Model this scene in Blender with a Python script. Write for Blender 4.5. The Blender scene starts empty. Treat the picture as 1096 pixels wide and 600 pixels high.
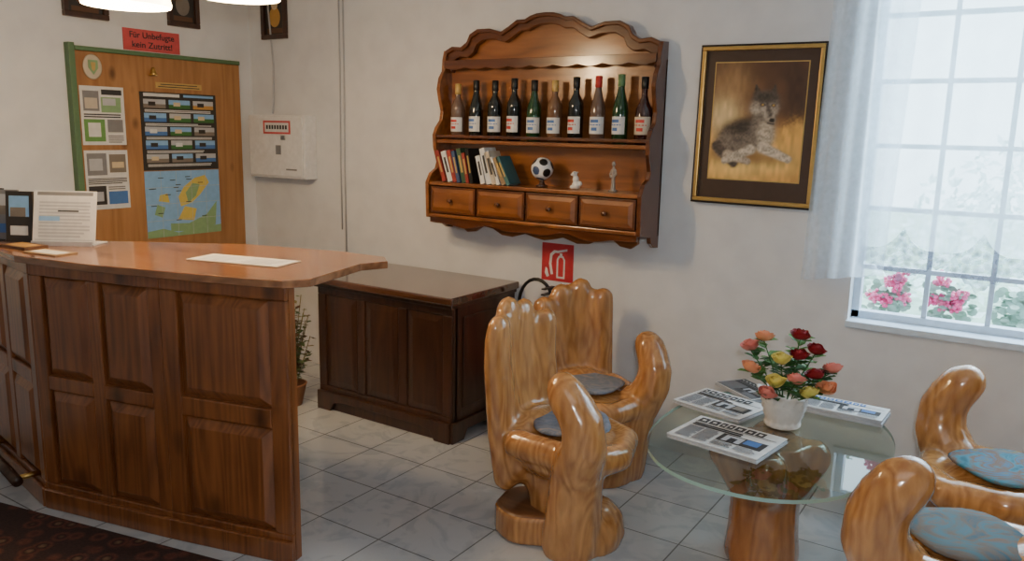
import bpy, bmesh, math, random
import numpy as np
from mathutils import Vector, Matrix, Euler, noise
random.seed(7)
C=bpy.context; D=bpy.data
COL=C.scene.collection
rad=math.radians
YW=3.73; XL=-4.60

# ------------------------------------------------------------ materials
def newmat(name):
    m=D.materials.new(name); m.use_nodes=True
    nt=m.node_tree; b=nt.nodes["Principled BSDF"]
    return m,nt,b
def plain(name,col,rough=.6,metal=0,emit=None,es=1,coat=0,var=0.06,vscale=30):
    m,nt,b=newmat(name)
    b.inputs["Roughness"].default_value=rough
    b.inputs["Metallic"].default_value=metal
    b.inputs["Coat Weight"].default_value=coat
    if emit:
        b.inputs["Emission Color"].default_value=(*emit,1); b.inputs["Emission Strength"].default_value=es
    if var:
        tc=nt.nodes.new("ShaderNodeTexCoord"); n=nt.nodes.new("ShaderNodeTexNoise"); n.inputs["Scale"].default_value=vscale
        nt.links.new(tc.outputs["Object"],n.inputs["Vector"])
        r=nt.nodes.new("ShaderNodeValToRGB")
        r.color_ramp.elements[0].position=.3; r.color_ramp.elements[1].position=.7
        r.color_ramp.elements[0].color=(*[max(0,c*(1-var)) for c in col],1)
        r.color_ramp.elements[1].color=(*[min(1,c*(1+var)) for c in col],1)
        nt.links.new(n.outputs["Fac"],r.inputs[0]); nt.links.new(r.outputs[0],b.inputs["Base Color"])
    else: b.inputs["Base Color"].default_value=(*col,1)
    return m
def wood(name,dark,light,axis='z',scale=1.0,rough=.3,coat=.3,knots=True,bands=8,stretch=.10,amt=.5,kscale=6.0,bump=.05,krad=.17,broad=.5):
    m,nt,b=newmat(name); N=nt.nodes; L=nt.links
    tc=N.new("ShaderNodeTexCoord"); mp=N.new("ShaderNodeMapping")
    s=[1,1,1]; s[{'x':0,'y':1,'z':2}[axis]]=stretch
    mp.inputs["Scale"].default_value=[v*scale for v in s]
    L.new(tc.outputs["Object"],mp.inputs[0])
    n1=N.new("ShaderNodeTexNoise"); n1.inputs["Scale"].default_value=5; n1.inputs["Detail"].default_value=2; n1.inputs["Distortion"].default_value=.3
    L.new(mp.outputs[0],n1.inputs["Vector"])
    mul=N.new("ShaderNodeMath"); mul.operation='MULTIPLY'; mul.inputs[1].default_value=bands
    L.new(n1.outputs["Fac"],mul.inputs[0])
    sn=N.new("ShaderNodeMath"); sn.operation='PINGPONG'; sn.inputs[1].default_value=.5
    L.new(mul.outputs[0],sn.inputs[0])
    n2=N.new("ShaderNodeTexNoise"); n2.inputs["Scale"].default_value=45; n2.inputs["Detail"].default_value=3
    L.new(mp.outputs[0],n2.inputs["Vector"])
    n3=N.new("ShaderNodeTexNoise"); n3.inputs["Scale"].default_value=2.2; n3.inputs["Detail"].default_value=2
    L.new(tc.outputs["Object"],n3.inputs["Vector"])
    ms=N.new("ShaderNodeMath"); ms.operation='MULTIPLY'; ms.inputs[1].default_value=amt
    L.new(sn.outputs[0],ms.inputs[0])
    ad=N.new("ShaderNodeMath"); ad.operation='MULTIPLY_ADD'; ad.inputs[1].default_value=.45
    L.new(n2.outputs["Fac"],ad.inputs[0]); L.new(ms.outputs[0],ad.inputs[2])
    ad2=N.new("ShaderNodeMath"); ad2.operation='MULTIPLY_ADD'; ad2.inputs[1].default_value=broad
    L.new(n3.outputs["Fac"],ad2.inputs[0]); L.new(ad.outputs[0],ad2.inputs[2])
    r=N.new("ShaderNodeValToRGB"); r.color_ramp.elements[0].position=.30; r.color_ramp.elements[1].position=.85
    r.color_ramp.elements[0].color=(*dark,1); r.color_ramp.elements[1].color=(*light,1)
    L.new(ad2.outputs[0],r.inputs[0]); out=r.outputs[0]
    if knots:
        mp2=N.new("ShaderNodeMapping"); s2=[1,1,1]; s2[{'x':0,'y':1,'z':2}[axis]]=.55; mp2.inputs["Scale"].default_value=s2
        L.new(tc.outputs["Object"],mp2.inputs[0])
        v=N.new("ShaderNodeTexVoronoi"); v.inputs["Scale"].default_value=kscale; L.new(mp2.outputs[0],v.inputs["Vector"])
        kr=N.new("ShaderNodeValToRGB"); kr.color_ramp.elements[0].position=.05; kr.color_ramp.elements[1].position=krad
        kr.color_ramp.elements[0].color=(.85,.85,.85,1); kr.color_ramp.elements[1].color=(0,0,0,1)
        L.new(v.outputs["Distance"],kr.inputs[0])
        mx=N.new("ShaderNodeMix"); mx.data_type='RGBA'
        L.new(kr.outputs[0],mx.inputs[0]); L.new(out,mx.inputs[6]); mx.inputs[7].default_value=(*[c*.35 for c in dark],1)
        out=mx.outputs[2]
    L.new(out,b.inputs["Base Color"])
    b.inputs["Roughness"].default_value=rough; b.inputs["Coat Weight"].default_value=coat; b.inputs["Coat Roughness"].default_value=.12
    bp=N.new("ShaderNodeBump"); bp.inputs["Strength"].default_value=bump; bp.inputs["Distance"].default_value=.01
    L.new(ad.outputs[0],bp.inputs["Height"]); L.new(bp.outputs[0],b.inputs["Normal"])
    return m
M={}
M['desk']=wood("pine_desk",(.12,.035,.010),(.40,.140,.040),'z',amt=.34,bands=14,kscale=5.0,krad=.21,broad=.36,stretch=.08)
M['top']=wood("counter_wood",(.15,.055,.022),(.40,.18,.078),'x',rough=.2,coat=.5)
M['chest']=wood("dark_oak",(.024,.009,.005),(.070,.027,.012),'z',rough=.35,knots=False)
M['chesttop']=wood("dark_oak_top",(.05,.019,.009),(.12,.05,.025),'x',rough=.14,coat=.8,knots=False)
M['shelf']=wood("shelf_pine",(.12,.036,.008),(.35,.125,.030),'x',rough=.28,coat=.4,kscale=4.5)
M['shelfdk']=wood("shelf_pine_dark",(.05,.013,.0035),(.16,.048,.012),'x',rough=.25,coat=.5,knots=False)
M['chair']=wood("lacquered_pine",(.26,.090,.021),(.66,.32,.105),'z',rough=.2,coat=.8,knots=True,bands=15,stretch=.22,amt=.42,kscale=2.6,bump=.08)
M['pedest']=wood("lacquered_pedestal_pine",(.20,.058,.013),(.50,.20,.055),'z',rough=.2,coat=.8,knots=True,bands=12,stretch=.2,amt=.42,kscale=3.0,bump=.08)
M['sawn']=wood("sawn_wood",(.10,.042,.016),(.22,.095,.038),'x',rough=.4,coat=.4,knots=False)
M['door']=wood("pine_door",(.26,.11,.032),(.43,.215,.078),'z',rough=.4,coat=.2)
def plaster():
    m,nt,b=newmat("white_plaster"); N=nt.nodes;L=nt.links
    tc=N.new("ShaderNodeTexCoord"); n=N.new("ShaderNodeTexNoise"); n.inputs["Scale"].default_value=7; n.inputs["Detail"].default_value=6
    L.new(tc.outputs["Object"],n.inputs["Vector"])
    r=N.new("ShaderNodeValToRGB"); r.color_ramp.elements[0].color=(.66,.67,.69,1); r.color_ramp.elements[1].color=(.72,.73,.745,1)
    r.color_ramp.elements[0].position=.3;r.color_ramp.elements[1].position=.6
    L.new(n.outputs["Fac"],r.inputs[0]); L.new(r.outputs[0],b.inputs["Base Color"]); b.inputs["Roughness"].default_value=.8
    bp=N.new("ShaderNodeBump"); bp.inputs["Strength"].default_value=.3; bp.inputs["Distance"].default_value=.010
    L.new(n.outputs["Fac"],bp.inputs["Height"]); L.new(bp.outputs[0],b.inputs["Normal"])
    return m
M['wall']=plaster()
def tiles():
    m,nt,b=newmat("marbled_floor_tiles"); N=nt.nodes;L=nt.links
    tc=N.new("ShaderNodeTexCoord"); mp=N.new("ShaderNodeMapping"); mp.inputs["Location"].default_value=(.05,.13,0)
    L.new(tc.outputs["Object"],mp.inputs[0])
    br=N.new("ShaderNodeTexBrick"); br.offset=0; br.squash=1
    br.inputs["Scale"].default_value=1; br.inputs["Brick Width"].default_value=.33; br.inputs["Row Height"].default_value=.33
    br.inputs["Mortar Size"].default_value=.0032; br.inputs["Mortar Smooth"].default_value=.1
    br.inputs["Color1"].default_value=(.50,.525,.555,1);br.inputs["Color2"].default_value=(.55,.575,.60,1);br.inputs["Mortar"].default_value=(.20,.20,.20,1)
    L.new(mp.outputs[0],br.inputs["Vector"])
    n=N.new("ShaderNodeTexNoise"); n.inputs["Scale"].default_value=4.5;n.inputs["Detail"].default_value=8;n.inputs["Distortion"].default_value=2.4
    L.new(tc.outputs["Object"],n.inputs["Vector"])
    r=N.new("ShaderNodeValToRGB"); r.color_ramp.elements[0].position=.38;r.color_ramp.elements[1].position=.50
    r.color_ramp.elements[0].color=(.80,.82,.86,1);r.color_ramp.elements[1].color=(1,1,1,1)
    L.new(n.outputs["Fac"],r.inputs[0])
    mx=N.new("ShaderNodeMix");mx.data_type='RGBA';mx.blend_type='MULTIPLY';mx.inputs[0].default_value=.8
    L.new(br.outputs["Color"],mx.inputs[6]);L.new(r.outputs[0],mx.inputs[7]);L.new(mx.outputs[2],b.inputs["Base Color"])
    b.inputs["Roughness"].default_value=.13;b.inputs["Coat Weight"].default_value=.3
    bp=N.new("ShaderNodeBump");bp.inputs["Strength"].default_value=.4;bp.inputs["Distance"].default_value=.003;bp.invert=True
    L.new(br.outputs["Fac"],bp.inputs["Height"]);L.new(bp.outputs[0],b.inputs["Normal"])
    return m
M['floor']=tiles()
def rugmat():
    m,nt,b=newmat("patterned_rug"); N=nt.nodes;L=nt.links
    tc=N.new("ShaderNodeTexCoord"); v=N.new("ShaderNodeTexVoronoi"); v.inputs["Scale"].default_value=13; v.inputs["Randomness"].default_value=.9
    L.new(tc.outputs["Object"],v.inputs["Vector"])
    r=N.new("ShaderNodeValToRGB"); e=r.color_ramp.elements
    e[0].color=(.24,.13,.07,1);e[0].position=.10;e[1].color=(.05,.014,.010,1);e[1].position=.24
    x=e.new(.40);x.color=(.18,.05,.03,1);x=e.new(.56);x.color=(.06,.024,.018,1)
    L.new(v.outputs["Distance"],r.inputs[0])
    n=N.new("ShaderNodeTexNoise");n.inputs["Scale"].default_value=90;n.inputs["Detail"].default_value=4;L.new(tc.outputs["Object"],n.inputs["Vector"])
    mx=N.new("ShaderNodeMix");mx.data_type='RGBA';mx.blend_type='MULTIPLY';mx.inputs[0].default_value=.8
    L.new(r.outputs[0],mx.inputs[6]);L.new(n.outputs["Fac"],mx.inputs[7]);L.new(mx.outputs[2],b.inputs["Base Color"])
    b.inputs["Roughness"].default_value=.95
    bp=N.new("ShaderNodeBump");bp.inputs["Strength"].default_value=.5;bp.inputs["Distance"].default_value=.003
    L.new(n.outputs["Fac"],bp.inputs["Height"]);L.new(bp.outputs[0],b.inputs["Normal"])
    return m
M['rug']=rugmat()
def cushionmat(name,cols):
    m,nt,b=newmat(name);N=nt.nodes;L=nt.links
    tc=N.new("ShaderNodeTexCoord");n=N.new("ShaderNodeTexNoise");n.inputs["Scale"].default_value=8;n.inputs["Detail"].default_value=4;n.inputs["Distortion"].default_value=1.5
    L.new(tc.outputs["Object"],n.inputs["Vector"])
    r=N.new("ShaderNodeValToRGB");e=r.color_ramp.elements
    e[0].position=.36;e[0].color=(*cols[0],1);e[1].position=.64;e[1].color=(*cols[-1],1)
    for i,c in enumerate(cols[1:-1]):
        q=e.new(.36+.28*(i+1)/(len(cols)-1));q.color=(*c,1)
    L.new(n.outputs["Fac"],r.inputs[0]);L.new(r.outputs[0],b.inputs["Base Color"]);b.inputs["Roughness"].default_value=.85
    return m
M['cushA']=cushionmat("grey_blue_fabric",[(.12,.14,.18),(.24,.24,.27),(.15,.18,.24),(.32,.28,.26)])
M['cushB']=cushionmat("turquoise_patterned_fabric",[(.025,.12,.17),(.05,.20,.27),(.18,.10,.06),(.06,.16,.26),(.20,.16,.06)])
M['cushC']=cushionmat("faded_patterned_fabric",[(.05,.11,.15),(.16,.12,.09),(.07,.16,.20),(.20,.12,.08)])
for n,c,r in [('white',(.75,.75,.75),.5),('paper',(.66,.66,.65),.7),('ink',(.03,.03,.035),.7),('grey',(.20,.20,.21),.7),('ltgrey',(.44,.45,.48),.6),
   ('red',(.50,.03,.025),.45),('signred',(.55,.04,.05),.4),('pinkred',(.58,.08,.08),.5),('green',(.10,.20,.08),.5),('blue',(.06,.16,.42),.5),('sky',(.22,.42,.70),.5),
   ('yellow',(.62,.48,.10),.5),('mapgreen',(.22,.36,.18),.5),('gold',(.50,.33,.10),.35),('mount',(.050,.026,.016),.5),
   ('artbrown',(.11,.05,.02),.5),('ochre',(.50,.27,.06),.5),('cream',(.60,.48,.30),.5),('furgrey',(.20,.17,.14),.6),('furdark',(.03,.025,.022),.6),('furlight',(.52,.45,.36),.6),
   ('black',(.012,.012,.012),.35),('bookred',(.26,.03,.025),.5),('bookblue',(.04,.07,.17),.5),('bookteal',(.04,.13,.14),.5),('booktan',(.30,.20,.11),.5),
   ('bookgrn',(.04,.09,.05),.5),('orange',(.40,.13,.04),.5),('leaf',(.04,.15,.03),.5),('leaf2',(.12,.28,.07),.5),('rosered',(.26,.010,.016),.5),('rosepink',(.78,.25,.20),.5),
   ('roseyel',(.75,.62,.15),.5),('roseor',(.80,.32,.16),.5),('ger',(.80,.10,.25),.5),('terra',(.30,.12,.05),.8),('dry',(.22,.19,.08),.8),('dry2',(.10,.14,.05),.8),('beige',(.55,.47,.36),.6)]:
    M[n]=plain("colour_"+n,c,r)
M['goldf']=plain("gilded_frame",(.62,.40,.13),.3,metal=.8)
M['frameblk']=plain("black_frame_lacquer",(.015,.01,.008),.3)
M['brass']=plain("brass",(.60,.38,.12),.3,metal=1)
M['metal']=plain("brushed_metal",(.45,.45,.45),.35,metal=1)
M['ceramic']=plain("white_ceramic",(.78,.76,.72),.25,coat=.3)
M['gl_dark']=plain("dark_bottle_glass",(.008,.010,.008),.08,coat=.5,var=0)
M['gl_green']=plain("green_bottle_glass",(.012,.05,.015),.08,coat=.5,var=0)
M['gl_amber']=plain("amber_bottle_glass",(.17,.085,.04),.08,coat=.5,var=0)
M['gl_rose']=plain("rose_bottle_glass",(.14,.085,.06),.08,coat=.5,var=0)
M['gl_red']=plain("red_wine_glass",(.04,.012,.010),.08,coat=.5,var=0)
def tableglass():
    m=D.materials.new("table_glass");m.use_nodes=True;nt=m.node_tree;N=nt.nodes;L=nt.links;N.clear()
    o=N.new("ShaderNodeOutputMaterial");t=N.new("ShaderNodeBsdfTransparent");t.inputs[0].default_value=(.82,.89,.85,1)
    g=N.new("ShaderNodeBsdfGlossy");g.inputs["Roughness"].default_value=.02
    f=N.new("ShaderNodeFresnel");f.inputs[0].default_value=1.75
    ge=N.new("ShaderNodeNewGeometry");iv=N.new("ShaderNodeMath");iv.operation='SUBTRACT';iv.inputs[0].default_value=1;L.new(ge.outputs["Backfacing"],iv.inputs[1])
    mu=N.new("ShaderNodeMath");mu.operation='MULTIPLY';L.new(f.outputs[0],mu.inputs[0]);L.new(iv.outputs[0],mu.inputs[1])
    mx=N.new("ShaderNodeMixShader");L.new(mu.outputs[0],mx.inputs[0]);L.new(t.outputs[0],mx.inputs[1]);L.new(g.outputs[0],mx.inputs[2]);L.new(mx.outputs[0],o.inputs[0]);return m
M['tglass']=tableglass()
M['tedge']=plain("glass_edge",(.30,.46,.40),.15,coat=.5,var=0)
def sheer(name,fac,col=(.85,.90,.95),lace=False,sc=14,tr_=.6,spread=.12):
    m=D.materials.new(name);m.use_nodes=True;nt=m.node_tree;N=nt.nodes;L=nt.links;N.clear()
    o=N.new("ShaderNodeOutputMaterial");t=N.new("ShaderNodeBsdfTransparent")
    d=N.new("ShaderNodeBsdfDiffuse");d.inputs[0].default_value=(*col,1);tr=N.new("ShaderNodeBsdfTranslucent");tr.inputs[0].default_value=(*col,1)
    a=N.new("ShaderNodeMixShader");a.inputs[0].default_value=tr_;L.new(d.outputs[0],a.inputs[1]);L.new(tr.outputs[0],a.inputs[2])
    mx=N.new("ShaderNodeMixShader");L.new(t.outputs[0],mx.inputs[1]);L.new(a.outputs[0],mx.inputs[2])
    tc=N.new("ShaderNodeTexCoord");n=N.new("ShaderNodeTexNoise" if not lace else "ShaderNodeTexVoronoi");n.inputs["Scale"].default_value=34 if lace else sc
    L.new(tc.outputs["Object"],n.inputs["Vector"])
    r=N.new("ShaderNodeMapRange");r.inputs[3].default_value=fac-spread;r.inputs[4].default_value=min(1,fac+spread)
    if lace: r.inputs[2].default_value=.7;r.inputs[3].default_value=min(1,fac+spread);r.inputs[4].default_value=fac-spread
    L.new(n.outputs[0],r.inputs[0]);L.new(r.outputs[0],mx.inputs[0]);L.new(mx.outputs[0],o.inputs[0]);return m
M['sheer']=sheer("sheer_curtain",.50,(.85,.93,1.0))
M['sheerdense']=sheer("sheer_curtain_gathered",.55,(.82,.91,1.0),sc=40)
M['lace']=sheer("lace_border",.58,(.34,.40,.54),True,tr_=.10,spread=.25)  # lace colour darkened to carry its backlit shade
M['shade']=plain("opal_lamp_glass",(.9,.85,.75),.3,emit=(1,.80,.48),es=12,var=0)
M['bulb']=plain("bulb_glow",(1,.9,.7),.3,emit=(1,.85,.58),es=20,var=0)

# ------------------------------------------------------------ builders
def obj(name,me,mat=None,parent=None,loc=(0,0,0),rot=(0,0,0),smooth=False,bevel=0,label=None):
    o=D.objects.new(name,me);COL.objects.link(o)
    if mat is not None:
        for x in (mat if isinstance(mat,list) else [mat]): me.materials.append(x)
    if parent: o.parent=parent
    o.location=loc;o.rotation_euler=rot
    if smooth:
        for p in me.polygons:p.use_smooth=True
    if bevel:
        b=o.modifiers.new("bevel",'BEVEL');b.width=bevel;b.segments=2;b.limit_method='ANGLE'
    if label:o["label"]=label
    return o
def mesh(name,v,f,mi=None):
    me=D.meshes.new(name);me.from_pydata([tuple(x) for x in v],[],f);me.update()
    if mi is None:
        bm=bmesh.new();bm.from_mesh(me);bmesh.ops.recalc_face_normals(bm,faces=bm.faces);bm.to_mesh(me);bm.free()
    else:
        for p,i in zip(me.polygons,mi):p.material_index=i
    return me
def thing(name,label,cat,loc=(0,0,0),rz=0,group=None,rot=None):
    o=D.objects.new(name,None);COL.objects.link(o);o.empty_display_size=.05
    o.location=loc;o.rotation_euler=rot if rot else (0,0,rz);o["label"]=label;o["category"]=cat
    if group:o["group"]=group
    return o
def tag(o,label,cat,group=None):
    o["label"]=label;o["category"]=cat
    if group:o["group"]=group
    return o
def stuff(o): o["kind"]="stuff";return o
def struct(o): o["kind"]="structure";return o
BF=[(0,3,2,1),(4,5,6,7),(0,1,5,4),(1,2,6,5),(2,3,7,6),(3,0,4,7)]
def bv(a,b):
    x0,y0,z0=a;x1,y1,z1=b
    return [(x0,y0,z0),(x1,y0,z0),(x1,y1,z0),(x0,y1,z0),(x0,y0,z1),(x1,y0,z1),(x1,y1,z1),(x0,y1,z1)]
def boxes(name,lst,mat,parent=None,bevel=0,**k):
    v=[];f=[]
    for a,b in lst:
        n=len(v);v+=bv(a,b);f+=[tuple(i+n for i in q) for q in BF]
    return obj(name,mesh(name,v,f),mat,parent,bevel=bevel,**k)
def box(name,a,b,mat,parent=None,bevel=0,**k): return boxes(name,[(a,b)],mat,parent,bevel,**k)
def prism(name,out,t0,t1,plane,mat,parent=None,bevel=0,**k):
    def P(p,t): return {'xz':(p[0],t,p[1]),'yz':(t,p[0],p[1]),'xy':(p[0],p[1],t)}[plane]
    n=len(out);v=[P(p,t0) for p in out]+[P(p,t1) for p in out]
    f=[tuple(range(n)),tuple(range(2*n-1,n-1,-1))]+[(i,(i+1)%n,n+(i+1)%n,n+i) for i in range(n)]
    return obj(name,mesh(name,v,f),mat,parent,bevel=bevel,**k)
def lathe_data(prof,seg=28,mod=None):
    v=[];f=[]
    for j,(r,z) in enumerate(prof):
        for i in range(seg):
            a=2*math.pi*i/seg;rr,zz=(r,z) if mod is None else mod(r,z,a,j)
            v.append((rr*math.cos(a),rr*math.sin(a),zz))
    for j in range(len(prof)-1):
        for i in range(seg):
            k=(i+1)%seg;f.append((j*seg+i,j*seg+k,(j+1)*seg+k,(j+1)*seg+i))
    return v,f
def lathe(name,prof,mat,parent=None,seg=28,mod=None,caps=True,smooth=True,**k):
    v,f=lathe_data(prof,seg,mod)
    if caps:
        if prof[0][0]>1e-4:f.append(tuple(range(seg))[::-1])
        if prof[-1][0]>1e-4:
            n=(len(prof)-1)*seg;f.append(tuple(range(n,n+seg)))
    me=mesh(name,v,f)
    bm=bmesh.new();bm.from_mesh(me);bmesh.ops.remove_doubles(bm,verts=bm.verts,dist=1e-5);bm.to_mesh(me);bm.free()
    return obj(name,me,mat,parent,smooth=smooth,**k)
def tube_data(pts,r,seg=8):
    pts=[Vector(p) for p in pts];v=[];f=[]
    rs=r if isinstance(r,(list,tuple)) else [r]*len(pts)
    up=Vector((0,0,1));prev=None
    for i,p in enumerate(pts):
        d=(pts[min(i+1,len(pts)-1)]-pts[max(i-1,0)]).normalized()
        if prev is None:
            a=d.cross(up)
            if a.length<.1:a=d.cross(Vector((1,0,0)))
        else:a=prev-d*prev.dot(d)
        a.normalize();prev=a;b=d.cross(a)
        for s in range(seg):
            t=2*math.pi*s/seg;v.append(p+(a*math.cos(t)+b*math.sin(t))*rs[i])
    for i in range(len(pts)-1):
        for s in range(seg):
            k=(s+1)%seg;f.append((i*seg+s,i*seg+k,(i+1)*seg+k,(i+1)*seg+s))
    f.append(tuple(range(seg))[::-1]);n=(len(pts)-1)*seg;f.append(tuple(range(n,n+seg)))
    return v,f
def tube(name,pts,r,mat,parent=None,seg=8,**k):
    v,f=tube_data(pts,r,seg);return obj(name,mesh(name,v,f),mat,parent,smooth=True,**k)
def sheet(name,w,h,t,base,items,parent=None,loc=(0,0,0),rot=(0,0,0),bevel=0):
    v=bv((-w/2,-t,-h/2),(w/2,0,h/2));f=list(BF);mi=[0]*6;mats=[base]
    for k,it in enumerate(items):
        if len(it)==5: pts=[(it[0],it[1]),(it[2],it[1]),(it[2],it[3]),(it[0],it[3])]
        else: pts=it[0]
        m=it[-1]
        if m not in mats:mats.append(m)
        A=sum(pts[i][0]*pts[(i+1)%len(pts)][1]-pts[(i+1)%len(pts)][0]*pts[i][1] for i in range(len(pts)))
        if A<0:pts=pts[::-1]
        n=len(v);y=-t-.0003-.00008*k
        v+=[(p[0],y,p[1]) for p in pts];f.append(tuple(range(n,n+len(pts))));mi.append(mats.index(m))
    return obj(name,mesh(name,v,f,mi),mats,parent,loc=loc,rot=rot)
def ell(cx,cz,rx,rz,n=18,a=0):
    r=[]
    for i in range(n):
        t=2*math.pi*i/n;x=rx*math.cos(t);z=rz*math.sin(t)
        r.append((cx+x*math.cos(a)-z*math.sin(a),cz+x*math.sin(a)+z*math.cos(a)))
    return r
def text(name,s,size,mat,parent,loc,rot=(rad(90),0,0),align='CENTER',ex=.0006,sx=1):
    cu=D.curves.new(name,'FONT');cu.body=s;cu.size=size;cu.align_x=align;cu.align_y='CENTER';cu.extrude=ex;cu.offset=size*.012
    t=D.objects.new("tmp",cu);COL.objects.link(t)
    dg=C.evaluated_depsgraph_get();me=D.meshes.new_from_object(t.evaluated_get(dg));D.objects.remove(t)
    me.materials.clear()
    o=obj(name,me,mat,parent,loc=loc,rot=rot);o.scale=(sx,1,1);return o
def textlines(x0,z0,x1,z1,n,mat,gap=.45,seed=0):
    R=random.Random(seed);out=[];h=(z1-z0)/n
    for i in range(n):
        z=z1-(i+1)*h
        out.append((x0,z,x1-(x1-x0)*(R.random()*.25 if R.random()<.4 else 0),z+h*(1-gap),mat))
    return out

# ------------------------------------------------------------ room shell
WT=.25; CEIL=2.75; XR=2.4; YB=-1.8
wx0,wx1,wz0,wz1=-.655,1.20,.79,2.42
struct(box("floor",(XL-.3,YB-.2,-.1),(XR+.2,YW+WT,0),M['floor']))
struct(box("ceiling",(XL-.3,YB-.2,CEIL),(XR+.2,YW+WT,CEIL+.1),M['wall']))
struct(box("wall_left",(XL-.2,YB-.2,0),(XL,YW+WT,CEIL),M['wall']))
struct(box("wall_right",(XR,YB-.2,0),(XR+.2,YW+WT,CEIL),M['wall']))
struct(box("wall_front",(XL,YB-.2,0),(XR,YB,CEIL),M['wall']))
struct(boxes("wall_back",[((XL,YW,0),(wx0,YW+WT,CEIL)),((wx1,YW,0),(XR,YW+WT,CEIL)),((wx0,YW,0),(wx1,YW+WT,wz0)),((wx0,YW,wz1),(wx1,YW+WT,CEIL))],M['wall']))
gy=3.83
M['winw']=plain("white_window_paint",(.62,.72,.82),.4)
win=struct(boxes("window_1",[((wx0,gy-.02,wz0+.02),(wx0+.03,gy+.04,wz1)),((wx1-.03,gy-.02,wz0+.02),(wx1,gy+.04,wz1)),((wx0,gy-.02,wz1-.04),(wx1,gy+.04,wz1)),((wx0,gy-.02,wz0+.015),(wx1,gy+.04,wz0+.05))]
   +[((x-.010,gy-.012,wz0+.03),(x+.010,gy+.012,wz1-.03)) for x in (-.365,-.125,.115,.355,.59,.825)]
   +[((wx0+.02,gy-.014,z-.010),(wx1-.02,gy+.014,z+.010)) for z in (1.04,1.30,1.57,1.84,2.11)],M['winw']))
struct(box("trim_1",(wx0-.005,YW-.025,wz0-.012),(wx1+.02,gy+.02,wz0+.018),M['winw'],bevel=.004))

# ------------------------------------------------------------ door with posters (left wall)
rz=rad(90)
struct(boxes("door_1",[((XL,2.50,0),(XL+.04,3.60,1.99))],M['door'],bevel=.004))
struct(boxes("trim_2",[((XL,2.465,0),(XL+.05,2.50,2.03)),((XL,2.50,1.99),(XL+.05,3.60,2.015)),],plain("green_trim",(.09,.17,.08),.5),bevel=.004))
def poster(name,y0,y1,z0,z1,base,items,label,cat,off=.0425,t=.002):
    w=y1-y0;h=z1-z0
    o=sheet(name,w,h,t,base,[((it[0]*w-w/2,it[1]*h-h/2,it[2]*w-w/2,it[3]*h-h/2,it[4]) if len(it)==5 else ([(p[0]*w-w/2,p[1]*h-h/2) for p in it[0]],it[1])) for it in items],loc=(XL+off,(y0+y1)/2,(z0+z1)/2),rot=(0,0,rz))
    return tag(o,label,cat)
it=[(.06,.58,.42,.92,M['grey']),(.10,.62,.38,.80,M['furlight']),(.48,.86,.95,.95,M['ink']),(.46,.56,.92,.82,M['mapgreen']),(.50,.68,.8,.80,M['ltgrey']),(.05,.06,.52,.44,M['leaf2']),(.14,.14,.42,.38,M['paper']),(.58,.22,.94,.44,M['grey'])]+textlines(.58,.04,.94,.18,4,M['grey'])+textlines(.06,.47,.9,.55,2,M['ink'])
poster("notice_sheet",2.51,2.77,1.47,1.80,M['paper'],it,"white printed notice sheet with landscape photos pinned to door","poster")
it=[(.05,.58,.5,.95,M['grey']),(.10,.66,.4,.86,M['ltgrey']),(.56,.62,.95,.93,M['furgrey']),(.62,.7,.9,.8,M['cream']),(.05,.08,.45,.4,M['furdark']),(.12,.14,.38,.3,M['ltgrey']),(.5,.08,.95,.3,M['blue'])]+textlines(.05,.43,.95,.54,4,M['ink'])+textlines(.5,.33,.9,.4,2,M['grey'])
poster("notice_sheet",2.51,2.77,1.10,1.44,M['paper'],it,"white printed notice sheet with small grey photos pinned to door","poster")
R=random.Random(3);it=[]
for r in range(5):
    z=.93-r*.175-.13
    for c in range(3):
        q=.04+c*.32
        it.append((q,z,q+.28,z+.11,M['sky'] if (r+c)%2 else M['ltgrey']))
        it.append((q,z,q+.28,z+.05,R.choice([M['mapgreen'],M['furgrey'],M['ochre'],M['blue'],M['leaf']])))
        it.append((q+.06,z+.03,q+.15,z+.08,R.choice([M['cream'],M['paper'],M['furdark']])))
    it+=textlines(.05,z-.05,.92,z-.012,2,M['paper'],seed=r)
it+=[(.04,.945,.5,.985,M['paper']),(.55,.95,.96,.98,M['sky'])]
poster("photo_poster",2.87,3.40,1.315,1.785,M['furdark'],it,"dark tourist poster with rows of small landscape photos","poster")
mp=[([(0,0),(1,0),(1,.12),(.7,.10),(.4,.05),(.2,.13),(0,.10)],M['mapgreen']),([(.45,.45),(.6,.5),(.72,.62),(.85,.8),(.80,.92),(.65,.88),(.5,.75),(.42,.6)],M['yellow']),([(.55,.5),(.66,.6),(.72,.78),(.62,.8),(.52,.66)],M['mapgreen']),([(.30,.2),(.55,.18),(.8,.3),(.95,.5),(.92,.12),(.6,.05),(.3,.08)],M['mapgreen']),([(.4,.25),(.62,.22),(.66,.4),(.5,.45)],M['yellow']),([(.1,.35),(.2,.3),(.24,.45),(.14,.5)],M['mapgreen']),([(.16,.55),(.3,.52),(.28,.66),(.18,.64)],M['yellow'])]
mp+=[(x,0,x+.004,1,M['ltgrey']) for x in (.2,.4,.6,.8)]+[(0,z,1,z+.005,M['ltgrey']) for z in (.25,.5,.75)]
for _ in range(16):
    a_,b_=R.random()*.85+.03,R.random()*.9+.03;mp.append((a_,b_,a_+.07,b_+.012,M['ink']))
poster("map_poster",2.87,3.40,.90,1.31,M['sky'],mp,"blue and yellow printed map pinned to door","map")
poster("door_label",2.98,3.30,1.81,1.845,M['gold'],[(.05,.2,.95,.35,M['ink']),(.1,.6,.9,.75,M['ink'])],"narrow yellowish printed label strip on door","label")
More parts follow.
